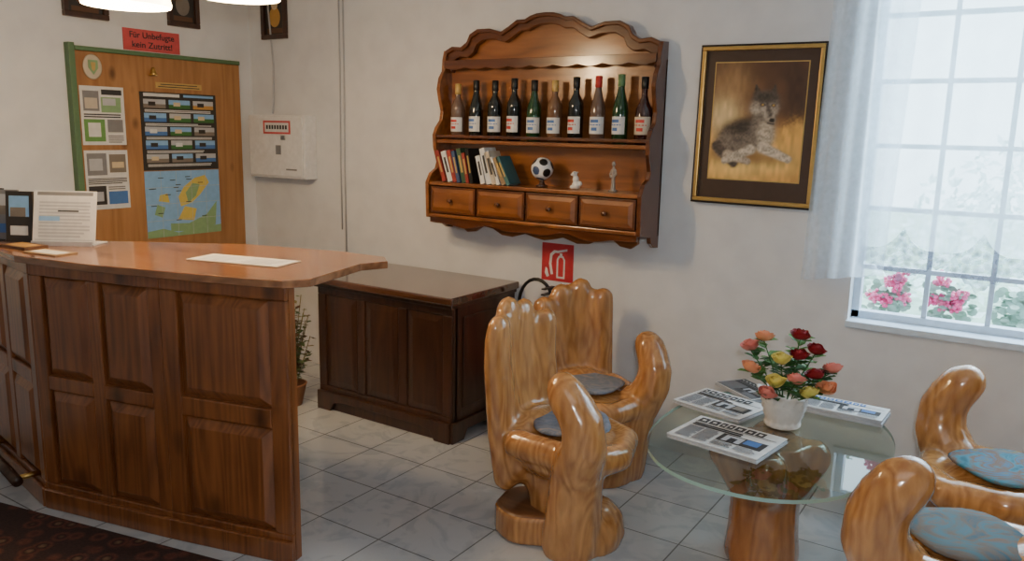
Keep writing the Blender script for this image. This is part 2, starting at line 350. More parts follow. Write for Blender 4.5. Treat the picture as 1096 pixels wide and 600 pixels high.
em=tag(lathe("round_emblem",[(0,0),(.052,0),(.056,.004),(.05,.008),(.0,.008)],[M['beige']],loc=(XL+.041,2.595,1.905),rot=(0,rad(90),0)),"small round beige crest plaque screwed on door","plaque")
em.scale=(1.25,1,1)
prism("crest_shield",[(-.028,.03),(.028,.03),(.028,-.005),(0,-.035),(-.028,-.005)],-.002,0,'xz',M['mapgreen'],em,loc=(0,0,.011),rot=(rad(-90),0,rad(90)))
prism("crest_stripe",[(-.014,.02),(.014,.02),(.010,-.01),(0,-.02),(-.010,-.01)],-.002,0,'xz',M['gold'],em,loc=(0,0,.0125),rot=(rad(-90),0,rad(90)))
tag(lathe("brass_bell",[(0,.05),(.008,.048),(.014,.035),(.017,.015),(.026,0),(.0,.0)],M['brass'],loc=(XL+.067,2.955,1.88)),"tiny brass bell hanging on the pine door","bell")
rs=thing("warning_sign","red sign with black lettering above the door","sign",(XL,3.00,2.085),rz)
sheet("sign_board",.37,.125,.006,M['pinkred'],[],rs)
text("lettering","Für Unbefugte",.050,M['ink'],rs,(0,-.0072,.027),sx=1.02)
text("lettering","kein Zutritt!",.050,M['ink'],rs,(0,-.0072,-.028),sx=1.08)
def smallframe(loc,rzz,w,h,cols,label):
    fr=thing("picture_frame",label,"picture frame",loc,rzz)
    boxes("frame",[((-w/2,-.025,-h/2),(w/2,0,-h/2+.03)),((-w/2,-.025,h/2-.03),(w/2,0,h/2)),((-w/2,-.025,-h/2+.03),(-w/2+.03,0,h/2-.03)),((w/2-.03,-.025,-h/2+.03),(w/2,0,h/2-.03))],M['chest'],fr,bevel=.004)
    sheet("picture",w-.05,h-.05,.006,M['furdark'],[(ell(0,-.02,w*.22,h*.2),cols[0]),(ell(0,h*.18,w*.13,h*.1),cols[1]),(-w*.3,-h*.38,w*.3,-h*.28,cols[2])],fr)
smallframe((XL,2.60,2.31),rz,.26,.28,[M['artbrown'],M['ochre'],M['artbrown']],"small dark wooden frame with carved brown picture")
smallframe((XL,3.22,2.34),rz,.22,.30,[M['furgrey'],M['ochre'],M['artbrown']],"small dark wooden frame with grey brown picture")
smallframe((-4.34,YW,2.32),0,.24,.32,[M['ochre'],M['cream'],M['artbrown']],"small dark wooden frame with golden picture")

mb=thing("wall_box","white metal wall cabinet with red edged label","wall cabinet",(-4.25,YW,1.465))
box("body",(-.27,-.10,-.205),(.27,0,.205),M['white'],mb,bevel=.006)
box("door",(-.255,-.112,-.19),(.255,-.1005,.19),M['white'],mb,bevel=.003)
sheet("label_plate",.26,.085,.002,M['pinkred'],[(-.115,-.03,.115,.03,M['paper'])]+[(-.10+q*.026,-.012,-.082+q*.026,.014,M['ink']) for q in range(8)],mb,(.02,-.1125,.125))
box("lock",(.06,-.118,.045),(.10,-.112,.075),M['metal'],mb)
sheet("warning_sticker",.05,.06,.001,M['grey'],[],mb,(.03,-.1125,-.02))
box("vent",(.10,-.114,-.15),(.20,-.112,-.14),M['grey'],mb)
tag(tube("wall_cable",[(-4.36,YW-.03,1.68),(-4.36,YW-.02,1.75),(-4.36,YW-.012,2.0),(-4.40,YW-.01,2.4),(-4.40,YW-.01,2.74)],.006,M['ltgrey']),"thin grey cable running up white wall","cable")
for k,(x,z0) in enumerate([(-3.755,.95),(-3.72,.80)]):
    tag(tube("wall_cable",[(x,YW-.008,z0),(x-.003,YW-.008,1.4),(x+.004,YW-.008,1.9),(x,YW-.008,CEIL-.01)],.005,M['ltgrey'],),"thin grey cable running down white plaster wall","cable","cables on the wall")

# ------------------------------------------------------------ pendant lamps
def pendant(loc):
    p=thing("pendant_lamp","glowing opal glass pendant lamp above the counter","lamp",loc,group="pendant lamps over the counter")
    lathe("lamp_shade",[(.155,0),(.158,.012),(.153,.03),(.13,.07),(.095,.10),(.045,.118),(.02,.125)],M['shade'],p,seg=36,caps=False)
    lathe("bulb",[(0,.015),(.02,.02),(.03,.04),(.024,.065),(.012,.09),(0,.092)],M['bulb'],p,seg=16)
    lathe("socket",[(.022,.12),(.025,.13),(.018,.17),(.006,.18)],M['brass'],p,seg=16)
    tube("cord",[(0,0,.17),(0,0,CEIL-loc[2]-.02)],.004,M['white'],p)
    lathe("ceiling_rose",[(.045,CEIL-loc[2]),(.045,CEIL-loc[2]-.015),(.01,CEIL-loc[2]-.035)],M['white'],p,seg=20)
    l=D.lights.new("lamp_light",'POINT');l.energy=20;l.color=(1,.66,.34);l.shadow_soft_size=.06
    lo=D.objects.new("lamp_light",l);COL.objects.link(lo);lo.parent=p;lo.location=(0,0,-.03)
pendant((-2.95,1.83,2.03));pendant((-2.73,2.17,2.09))

# ------------------------------------------------------------ raised panel section
def section(parent,name,w,h,cols,rows,mat,matp,depth=.035,base=.10,topgap=.05,stile=.055,loc=(0,0,0),rz=0,plinth=True,split=None,raise_=.022,fd=.02):
    s=D.objects.new(name,None);COL.objects.link(s);s.parent=parent;s.location=loc;s.rotation_euler=(0,0,rz);s.empty_display_size=.03
    box("front_board",(0,0,0),(w,depth,h),mat,s)
    fr=[]
    ww=(w-stile*(cols+1))/cols
    zz0=base;zz1=h-topgap
    rh=(zz1-zz0-stile*(rows-1))
    hs=split or [1/rows]*rows
    zs=[];z=zz0
    for q in hs:
        zs.append((z,z+rh*q));z+=rh*q+stile
    for c in range(cols+1):fr.append(((c*(ww+stile),-fd,zz0),(c*(ww+stile)+stile,0,zz1)))
    fr.append(((0,-fd,0),(w,0,zz0)));fr.append(((0,-fd,zz1),(w,0,h)))
    for r in range(rows-1):
        for c in range(cols):
            x=stile+c*(ww+stile);fr.append(((x,-fd,zs[r][1]),(x+ww,0,zs[r+1][0])))
    boxes("face_frame",fr,mat,s,bevel=.005)
    if plinth: box("plinth",(-.002,-.036,0),(w+.002,-.019,.085),mat,s,bevel=.006)
    for c in range(cols):
        for a,b in zs:
            x0=stile+c*(ww+stile)+.006;x1=x0+ww-.012;z0=a+.006;z1=b-.006;i=.034
            v=[(x0,-.001,z0),(x1,-.001,z0),(x1,-.001,z1),(x0,-.001,z1),(x0,-.004,z0),(x1,-.004,z0),(x1,-.004,z1),(x0,-.004,z1),
               (x0+i,-raise_,z0+i),(x1-i,-raise_,z0+i),(x1-i,-raise_,z1-i),(x0+i,-raise_,z1-i)]
            f=[(0,1,5,4),(1,2,6,5),(2,3,7,6),(3,0,4,7),(4,5,9,8),(5,6,10,9),(6,7,11,10),(7,4,8,11),(8,9,10,11),(3,2,1,0)]
            obj("raised_panel",mesh("raised_panel",v,f),matp,s,bevel=.003)
    return s
desk=thing("reception_desk","knotty pine reception counter with raised panels","reception desk",(-2.8,1.9,0))
DO=Vector((-2.8,1.9,0))
FP=[(-4.05,1.72),(-3.35,1.60),(-2.70,1.745),(-2.17,1.885)]
HT=1.045
for i,(cols,) in enumerate([(2,),(2,),(1,)]):
    a=Vector(FP[i]+(0,))-DO;b=Vector(FP[i+1]+(0,))-DO;w=(b-a).length;ang=math.atan2(b.y-a.y,b.x-a.x)
    section(desk,"front_section",w,HT,cols,2,M['desk'],M['desk'],loc=a,rz=ang,stile=.06 if i<2 else .075,split=[.50,.50],base=.11,raise_=.026)
top=[(-4.20,1.66),(-3.37,1.545),(-2.95,1.61),(-2.62,1.70),(-2.30,1.79),(-2.155,1.845),(-2.105,1.93),(-2.20,2.28),(-2.16,2.39),(-2.25,2.47),(-2.50,2.46),(-2.95,2.34),(-3.50,1.99),(-4.15,2.06)]
prism("counter_top",[(x-DO.x,y-DO.y) for x,y in top],HT+.001,HT+.030,'xy',M['top'],desk,bevel=.003)
bx=[(-4.0,1.79),(-3.36,1.66),(-2.86,1.78),(-2.86,2.22),(-3.45,1.95),(-4.0,2.0)]
prism("cabinet_body",[(x-DO.x,y-DO.y) for x,y in bx],0,HT,'xy',M['desk'],desk)
tube("foot_rail",[Vector((-4.02,1.62,.12))-DO,Vector((-3.42,1.50,.12))-DO],.022,M['chest'],desk,seg=12)
for q in ((-3.95,1.605),(-3.46,1.51)):
    tube("rail_bracket",[Vector((q[0],q[1],.12))-DO,Vector((q[0]+.02,q[1]+.10,.12))-DO],.012,M['brass'],desk)
TZ=HT+.031
def flat(name,w,h,t,base,items,loc,rz,label,cat,group=None):
    o=sheet(name,w,h,t,base,items,loc=(loc[0],loc[1],loc[2]),rot=(rad(-90),0,rz));return tag(o,label,cat,group)
flat("paper_sheet",.42,.16,.003,M['beige'],[(-.2,-.07,.2,.07,M['paper'])]+textlines(-.18,-.05,-.02,.05,4,M['ltgrey'])+textlines(.02,-.05,.18,.05,4,M['ltgrey']),(-2.59,2.03,TZ),rad(14),"cream printed sheet lying on the counter","paper")
flat("leaflet",.20,.10,.004,M['booktan'],[(-.08,-.03,.08,.03,M['paper'])],(-3.32,1.66,TZ),rad(8),"brown and white leaflet lying on the counter","leaflet")
flat("notepad",.18,.10,.01,M['artbrown'],[(-.07,-.035,.07,.035,M['ochre'])],(-3.55,1.67,TZ),rad(5),"small brown notepad lying on the counter","notepad")
bh=thing("brochure_holder","white paper form in a clear desk stand","brochure holder",(-3.49,1.82,TZ),rad(33))
sheet("printed_form",.27,.22,.003,M['paper'],[(-.12,.09,.12,.105,M['grey']),(-.125,-.103,.125,-.099,M['ltgrey']),(-.03,.02,.06,.035,M['ink'])]+textlines(-.11,-.09,.11,.07,11,M['ltgrey'],seed=2)+[(-.11,-.02,-.02,.0,M['sky'])],bh,(0,0,.122),(rad(-12),0,0))
box("stand_foot",(-.13,-.03,0),(.13,.09,.006),M['ltgrey'],bh)
box("stand_lip",(-.13,-.045,0),(.13,-.04,.02),M['ltgrey'],bh)
for k in range(3):
    b=thing("brochure",["dark brochure with mountain photo standing upright","grey brochure with pale cover standing upright","black folder standing upright"][k],"brochure",(-3.70-.13*k,1.74+.0*k,TZ),rad(30),group="brochures standing on the counter")
    sheet("cover",.12,.22,.012,[M['furdark'],M['grey'],M['black']][k],[(-.045,.0,.045,.09,[M['sky'],M['ltgrey'],M['artbrown']][k]),(-.04,.0,.03,.04,M['furgrey']),(-.04,-.08,.04,-.04,[M['paper'],M['blue'],M['grey']][k])],b,(0,0,.112),(rad(-6),0,0))
    box("pages",(-.055,.001,.004),(.055,.010,.21),M['paper'],b,rot=(rad(-6),0,0))

# ------------------------------------------------------------ dark chest
ch=thing("sideboard_chest","dark oak chest with panelled front against the wall","chest",(-3.36,3.12,0))
W=.96;DP=.585
box("body",(.0,.036,.06),(W,DP,.735),M['chest'],ch,bevel=.004)
section(ch,"front",W,.735,3,1,M['chest'],M['chest'],loc=(0,.02,0),stile=.06,base=.14,topgap=.06,plinth=False,raise_=.009,fd=.011)
prism("plinth_board",[(0,0),(.10,0),(.13,.05),(.20,.065),(W-.20,.065),(W-.13,.05),(W-.10,0),(W,0),(W,.11),(0,.11)],-.012,0.008,'xz',M['chest'],ch,bevel=.003)
prism("side_plinth",[(0.0,0),(.10,0),(.13,.05),(DP-.13,.05),(DP-.10,0),(DP,0),(DP,.11),(0,.11)],W+.001,W+.016,'yz',M['chest'],ch,bevel=.003)
box("side_panel",(W+.001,.10,.17),(W+.008,DP-.08,.66),M['chest'],ch,bevel=.004)
box("top_moulding",(-.012,-.012,.715),(W+.012,DP,.736),M['chest'],ch,bevel=.004)
box("top_board",(-.03,-.035,.737),(W+.03,DP,.777),M['chesttop'],ch,bevel=.008)

# ------------------------------------------------------------ plant by the chest
dp=thing("potted_plant","drying leafy plant in a brown pot on the floor","potted plant",(-3.52,3.06,0))
lathe("pot",[(.055,0),(.06,.01),(.085,.12),(.09,.13),(.075,.13),(.07,.11),(0,.11)],M['terra'],dp,seg=20)
R=random.Random(5);v=[];f=[];lv=[];lf=[];li=[]
for i in range(44):
    a=R.random()*6.28;sp=.02+R.random()*.12;h=.22+R.random()*.34
    pts=[(0.02*math.cos(a),.02*math.sin(a),.10),(sp*.5*math.cos(a),sp*.5*math.sin(a),.10+h*.5),(sp*math.cos(a+.3),sp*math.sin(a+.3),.10+h)]
    tv,tf=tube_data(pts,.0025,5);n=len(v);v+=tv;f+=[tuple(q+n for q in x) for x in tf]
    for j in range(9):
        t=.3+.085*j;p=Vector(pts[0]).lerp(Vector(pts[2]),t);b=R.random()*6.28;r=.024+R.random()*.022
        n=len(lv);u=Vector((math.cos(b),math.sin(b),.5-R.random()))*r;w_=Vector((-math.sin(b),math.cos(b),0))*r*.5
        lv+=[p,p+u*.6+w_,p+u*1.3,p+u*.6-w_];lf.append((n,n+1,n+2,n+3));li.append(R.choice([0,1,1,2]))
stuff(obj("twigs",mesh("twigs",v,f),M['dry'],dp));stuff(obj("leaves",mesh("leaves",lv,lf,li),[M['dry'],M['dry2'],M['artbrown']],dp))

rug=prism("floor_rug",[(-3.95,1.38),(-2.34,1.72),(-2.02,.2),(-3.7,-.1)],.0005,.012,'xy',M['rug']);tag(rug,"dark reddish brown patterned short pile rug on tiles","rug")

# ------------------------------------------------------------ wall shelf
SX0,SX1=-2.88,-1.57;SW=SX1-SX0;CX=(SX0+SX1)/2
sh=thing("wall_shelf","carved scalloped pine wall shelf with four small drawers","wall shelf",(CX,YW,1.035))
Z0=1.035
hw=SW/2
def zz(z):return z-Z0
crownL=[(-hw,zz(1.95)),(-hw+.015,zz(2.015)),(-hw+.06,zz(2.035)),(-hw+.12,zz(2.03)),(-hw+.16,zz(2.055)),(-hw+.18,zz(2.095)),(-hw+.23,zz(2.12)),(-hw+.31,zz(2.12)),(-.27,zz(2.10)),(-.22,zz(2.125)),(-.17,zz(2.155)),(-.12,zz(2.155)),(-.09,zz(2.17)),(-.05,zz(2.18)),(0,zz(2.183))]
crown=crownL+[(-x,z) for x,z in reversed(crownL[:-1])]
apL=[(-hw+.10,zz(1.10)),(-hw+.10,zz(1.05)),(-hw+.14,zz(1.022)),(-hw+.20,zz(1.03)),(-hw+.25,zz(1.065)),(-hw+.32,zz(1.055)),(-hw+.38,zz(1.025)),(-hw+.45,zz(1.02)),(-.12,zz(1.045)),(-.06,zz(1.03)),(0,zz(1.02))]
ap=apL+[(-x,z) for x,z in reversed(apL[:-1])]
back=crown+[(hw,zz(1.10))]+list(reversed(ap))+[(-hw,zz(1.10))]
prism("back_board",back,-.022,0,'xz',M['shelf'],sh,bevel=.003)
rim=[(x*.985,z+.012) for x,z in crown]+[(x*.93,z-.04) for x,z in reversed(crown)]
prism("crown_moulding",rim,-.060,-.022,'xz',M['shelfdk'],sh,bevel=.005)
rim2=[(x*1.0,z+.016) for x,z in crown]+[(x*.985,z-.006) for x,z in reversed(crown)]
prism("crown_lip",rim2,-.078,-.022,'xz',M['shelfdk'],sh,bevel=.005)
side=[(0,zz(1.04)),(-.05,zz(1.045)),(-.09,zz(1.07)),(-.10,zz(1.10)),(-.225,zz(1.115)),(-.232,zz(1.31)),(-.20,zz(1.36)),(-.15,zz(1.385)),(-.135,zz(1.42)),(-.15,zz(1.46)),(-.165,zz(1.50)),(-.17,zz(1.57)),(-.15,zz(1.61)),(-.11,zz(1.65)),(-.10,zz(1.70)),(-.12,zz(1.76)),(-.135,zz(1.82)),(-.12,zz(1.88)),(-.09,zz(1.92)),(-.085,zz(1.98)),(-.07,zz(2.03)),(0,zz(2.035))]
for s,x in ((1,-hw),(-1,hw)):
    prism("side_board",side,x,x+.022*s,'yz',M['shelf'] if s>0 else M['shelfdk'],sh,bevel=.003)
box("shelf_board",(-hw+.022,-.160,zz(1.525)),(hw-.022,-.022,zz(1.545)),M['shelf'],sh,bevel=.004)
box("shelf_rail",(-hw+.022,-.165,zz(1.555)),(hw-.022,-.155,zz(1.572)),M['shelfdk'],sh,bevel=.003)
box("shelf_board",(-hw+.022,-.225,zz(1.295)),(hw-.022,-.022,zz(1.315)),M['shelf'],sh,bevel=.004)
box("shelf_board",(-hw+.022,-.225,zz(1.118)),(hw-.022,-.022,zz(1.138)),M['shelf'],sh,bevel=.004)
box("top_board",(-hw+.022,-.085,zz(1.955)),(hw-.022,-.022,zz(1.975)),M['shelf'],sh,bevel=.004)
fa=[(-hw+.022,zz(1.975))];n=9
for i in range(n*6+1):
    x=-hw+.022+(SW-.044)*i/(n*6);fa.append((x,zz(1.935)-.012*abs(math.sin(math.pi*i/6))))
fa.append((hw-.022,zz(1.975)))
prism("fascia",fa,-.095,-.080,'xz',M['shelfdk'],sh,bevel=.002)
fl=[(-hw+.022,zz(1.118))]
for i in range(61):
    x=-hw+.022+(SW-.044)*i/60;fl.append((x,zz(1.095)-.022*abs(math.sin(math.pi*i/20))-.006*math.cos(i/60*math.pi*10)))
fl.append((hw-.022,zz(1.118)))
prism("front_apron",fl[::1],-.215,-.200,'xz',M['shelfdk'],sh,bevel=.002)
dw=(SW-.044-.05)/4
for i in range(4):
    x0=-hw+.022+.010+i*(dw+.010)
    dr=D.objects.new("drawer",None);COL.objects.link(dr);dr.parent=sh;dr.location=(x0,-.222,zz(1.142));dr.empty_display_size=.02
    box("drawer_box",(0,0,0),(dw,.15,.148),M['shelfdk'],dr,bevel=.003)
    i_=.02
    vv=[(i_*.6,-.0005,i_*.6),(dw-i_*.6,-.0005,i_*.6),(dw-i_*.6,-.0005,.148-i_*.6),(i_*.6,-.0005,.148-i_*.6),(i_*1.6,-.010,i_*1.6),(dw-i_*1.6,-.010,i_*1.6),(dw-i_*1.6,-.010,.148-i_*1.6),(i_*1.6,-.010,.148-i_*1.6)]
    obj("drawer_front",mesh("df",vv,[(0,1,5,4),(1,2,6,5),(2,3,7,6),(3,0,4,7),(4,5,6,7),(3,2,1,0)]),M['shelf'],dr)
    lathe("knob",[(0,0),(.008,.002),(.007,.010),(.013,.016),(.012,.024),(0,.027)],M['shelfdk'],dr,seg=14,loc=(dw/2,-.010,.074),rot=(rad(90),0,0))
def bottle(i,x,kind,glassm,labmat,capm,h=.32,lab="wine bottle"):
    b=thing("wine_bottle",lab,"bottle",(x,YW-.085,1.546),random.uniform(-.3,.3),group="bottles on the upper shelf")
    s=h/.32
    if kind=='b': P=[(.0,.004),(.030,0),(.036,.004),(.0365,.17),(.035,.19),(.024,.215),(.0145,.235),(.0135,.29),(.0155,.292),(.0155,.305),(.0125,.306)]
    elif kind=='s': P=[(.0,.004),(.030,0),(.036,.004),(.036,.15),(.031,.185),(.021,.22),(.0145,.255),(.013,.295),(.015,.297),(.015,.308),(.0125,.309)]
    else: P=[(.0,.004),(.033,0),(.039,.004),(.039,.12),(.036,.16),(.022,.19),(.0135,.22),(.013,.28),(.016,.282),(.016,.295),(.0125,.296)]
    P=[(r*1.08,z*s) for r,z in P]
    lathe("bottle_body",P,glassm,b,seg=24)
    hh=P[-1][1]
    lathe("cap",[(.0158,hh-.05),(.0178,hh-.048),(.0178,hh+.006),(.0,hh+.008)],capm,b,seg=16)
    r=P[3][0]+.0008
    v=[];n=14
    for k in range(n+1):
        a=-math.pi/2-1.35+2.7*k/n
        v+=[(r*math.cos(a),r*math.sin(a),.045*s),(r*math.cos(a),r*math.sin(a),.125*s)]
    f=[(2*k,2*k+2,2*k+3,2*k+1) for k in range(n)]
    obj("label",mesh("label",v,f),labmat,b,smooth=True)
    r+=.0006;v=[];f=[]
    for z0,z1,aw in ((.098,.112,.55),(.085,.09,.8),(.06,.075,.4)):
        for k in range(5):
            a=-math.pi/2-aw+2*aw*k/4;v+=[(r*math.cos(a),r*math.sin(a),z0*s),(r*math.cos(a),r*math.sin(a),z1*s)]
        n0=len(v)-10;f+=[(n0+2*k,n0+2*k+2,n0+2*k+3,n0+2*k+1) for k in range(4)]
    obj("label_print",mesh("label_print",v,f),M['blue'] if i%3 else M['red'],b,smooth=True)
spec=[('b','gl_rose','paper','gold',.31,"clear brownish wine bottle with pale label"),('s','gl_dark','paper','black',.325,"dark wine bottle with white label"),
('b','gl_dark','paper','black',.325,"dark wine bottle with white label"),('b','gl_dark','paper','black',.335,"black wine bottle with white label"),
('s','gl_green','paper','black',.32,"green wine bottle with white label"),('b','gl_amber','paper','gold',.32,"amber wine bottle with pale label"),
('b','gl_dark','paper','black',.335,"dark wine bottle with white label"),('s','gl_rose','paper','red',.335,"clear brownish wine bottle with red capsule"),
('s','gl_green','paper','green',.34,"green wine bottle with white label"),('f','gl_red','beige','black',.34,"dark red bulbous wine bottle beside side board")]
for i,(k,g,l,c,h,lb) in enumerate(spec):
    bottle(i,-2.765+i*.1245,k,M[g],M[l],M[c],h,lb)
R=random.Random(11)
bm_=['bookred','paper','bookred','bookblue','bookgrn','bookred','black','paper','paper','beige','paper','booktan','bookteal']
x=-2.80
for i,mn in enumerate(bm_):
    t=.020+R.random()*.013;hgt=.150+R.random()*.045;dpt=.105
    lean=[-.34,-.32,-.28,-.26,-.24,-.22,-.20,-.26,-.28,-.32,-.36,-.42,-.48][i]
    x+=t/math.cos(lean)+.005+(0.036 if i==7 else 0)
    b=thing("book","%s standing upright leaning on the lower shelf"%({'bookred':'dark red book','booktan':'tan book','bookblue':'dark blue book','bookgrn':'dark green book','black':'black book','paper':'white paperback','bookteal':'dark teal book','beige':'beige paperback'}[mn]),"book",(x,YW-.215,1.3155),group="books on the lower shelf")
    b.rotation_euler=(0,lean,0)
    boxes("cover",[((0,0,0),(.002,dpt,hgt)),((t-.002,0,0),(t,dpt,hgt)),((0,-.002,0),(t,.001,hgt))],M[mn],b)
    box("pages",(.002,.001,.003),(t-.002,dpt-.004,hgt-.004),M['paper'],b)
    box("spine_title",(t*.3,-.0028,hgt*.3),(t*.7,-.0019,hgt*.8),M['gold'] if mn not in('paper','beige') else M['ink'],b)
fb=thing("mini_football","small black and white football on a stand","football",(-2.18,YW-.13,1.3155))
lathe("stand",[(0,0),(.03,0),(.032,.008),(.016,.014),(.012,.03),(.022,.038),(0,.04)],M['chest'],fb,seg=20)
def football(parent,r,z):
    g=(1+5**.5)/2;c=[Vector(p).normalized() for p in [(0,s1,s2*g) for s1 in(-1,1) for s2 in(-1,1)]+[(s1,s2*g,0) for s1 in(-1,1) for s2 in(-1,1)]+[(s2*g,0,s1) for s1 in(-1,1) for s2 in(-1,1)]]
    bm=bmesh.new();bmesh.ops.create_icosphere(bm,subdivisions=5,radius=r)
    for f in bm.faces:
        n=f.calc_center_median().normalized();f.smooth=True
        b_=[(n.dot(q),i) for i,q in enumerate(c)];mx=max(b_)
        f.material_index=(2 if mx[1]%4==0 else 1) if mx[0]>.925 else 0
    me=D.meshes.new("ball");bm.to_mesh(me);bm.free()
    obj("ball",me,[M['white'],M['black'],M['bookblue']],parent,loc=(0,0,z),rot=(.3,.2,.5))
football(fb,.058,.095)
fg=thing("white_figurine","small white ceramic sitting lamb figurine","figurine",(-1.965,YW-.15,1.3155))
def blob(name,parts,mat,parent,vox=.004,smooth=4,loc=(0,0,0),clampz=None,rot=(0,0,0)):
    bm=bmesh.new()
    for p in parts:
        if p[0]=='e':
            m_=Matrix.Translation(p[1])@(Euler(p[3]).to_matrix().to_4x4() if len(p)>3 else Matrix.Identity(4))@Matrix.Diagonal((*p[2],1))
            bmesh.ops.create_icosphere(bm,subdivisions=3,radius=1,matrix=m_)
        else:
            pts=p[1]
            for a,b in zip(pts[:-1],pts[1:]):
                A=Vector(a[:3]);B=Vector(b[:3]);L=(B-A).length;n=max(2,int(L/(min(a[3],b[3])*.30))+1)
                for k in range(n+1):
                    t=k/n;q=A.lerp(B,t);r=a[3]*(1-t)+b[3]*t
                    sc=p[2] if len(p)>2 else (1,1,1)
                    bmesh.ops.create_icosphere(bm,subdivisions=2,radius=r,matrix=Matrix.Translation(q)@Matrix.Diagonal((*sc,1)))
    me=D.meshes.new("tmp");bm.to_mesh(me);bm.free()
    t=D.objects.new("tmp",me);COL.objects.link(t)
    r=t.modifiers.new("r",'REMESH');r.mode='VOXEL';r.voxel_size=vox
    s=t.modifiers.new("s",'SMOOTH');s.factor=.5;s.iterations=smooth
    dg=C.evaluated_depsgraph_get();m2=D.meshes.new_from_object(t.evaluated_get(dg));D.objects.remove(t)
    if clampz is not None:
        for v in m2.vertices:
            if v.co.z<clampz:v.co.z=clampz
    m2.name=name;m2.materials.clear()
    return obj(name,m2,mat,parent,loc=loc,rot=rot,smooth=True) if parent is not False else m2
blob("body",[('e',(0,0,.022),(.024,.02,.022)),('e',(-.004,0,.05),(.017,.015,.022)),('e',(-.010,-.004,.078),(.015,.013,.014)),('e',(-.024,-.006,.074),(.008,.007,.006)),('e',(-.004,-.016,.085),(.005,.010,.004)),('e',(-.004,.014,.085),(.005,.010,.004)),('e',(-.018,-.012,.012),(.014,.007,.01)),('e',(.02,0,.03),(.012,.01,.014))],M['ceramic'],fg,vox=.0025,smooth=3,clampz=0)
M['figglass']=plain("grey_glassy_figure",(.32,.27,.22),.08,coat=.8)
f2=thing("standing_figurine","slim glassy grey standing figurine","figurine",(-1.77,YW-.13,1.3155))
lathe("base",[(0,0),(.024,0),(.024,.008),(0,.009)],M['figglass'],f2,seg=16)
blob("figure",[('c',[(0,0,.01,.013),(0,0,.06,.009),(0,0,.10,.011),(0,0,.115,.007)]),('e',(0,-.002,.135),(.010,.010,.013)),('c',[(.010,0,.105,.005),(.018,-.004,.085,.004),(.010,-.014,.075,.004)]),('c',[(-.010,0,.105,.005),(-.018,-.004,.085,.004),(-.010,-.012,.07,.004)])],M['figglass'],f2,vox=.002,smooth=2)

# ------------------------------------------------------------ painting
pa=thing("framed_painting","gold framed picture of a lying wolf-like dog","painting",(-1.12,YW-.004,1.645),rot=(rad(-1.0),rad(.4),0))
w,h=.565,.725
def ringframe(w,h,t,d0,d1,mat,name):
    boxes(name,[((-w/2,d0,-h/2),(w/2,d1,-h/2+t)),((-w/2,d0,h/2-t),(w/2,d1,h/2)),((-w/2,d0,-h/2+t),(-w/2+t,d1,h/2-t)),((w/2-t,d0,-h/2+t),(w/2,d1,h/2-t))],mat,pa,bevel=.003)
ringframe(w,h,.010,-.022,0,M['frameblk'],"outer_frame")
ringframe(w-.018,h-.018,.018,-.026,0,M['goldf'],"gold_frame")
AW,AH=.415,.525
sheet("mount",w-.045,h-.045,.008,M['mount'],[(-AW/2-.005,-AH/2+.018-.005,AW/2+.005,AH/2+.018+.005,M['gold'])],pa,(0,0,0))
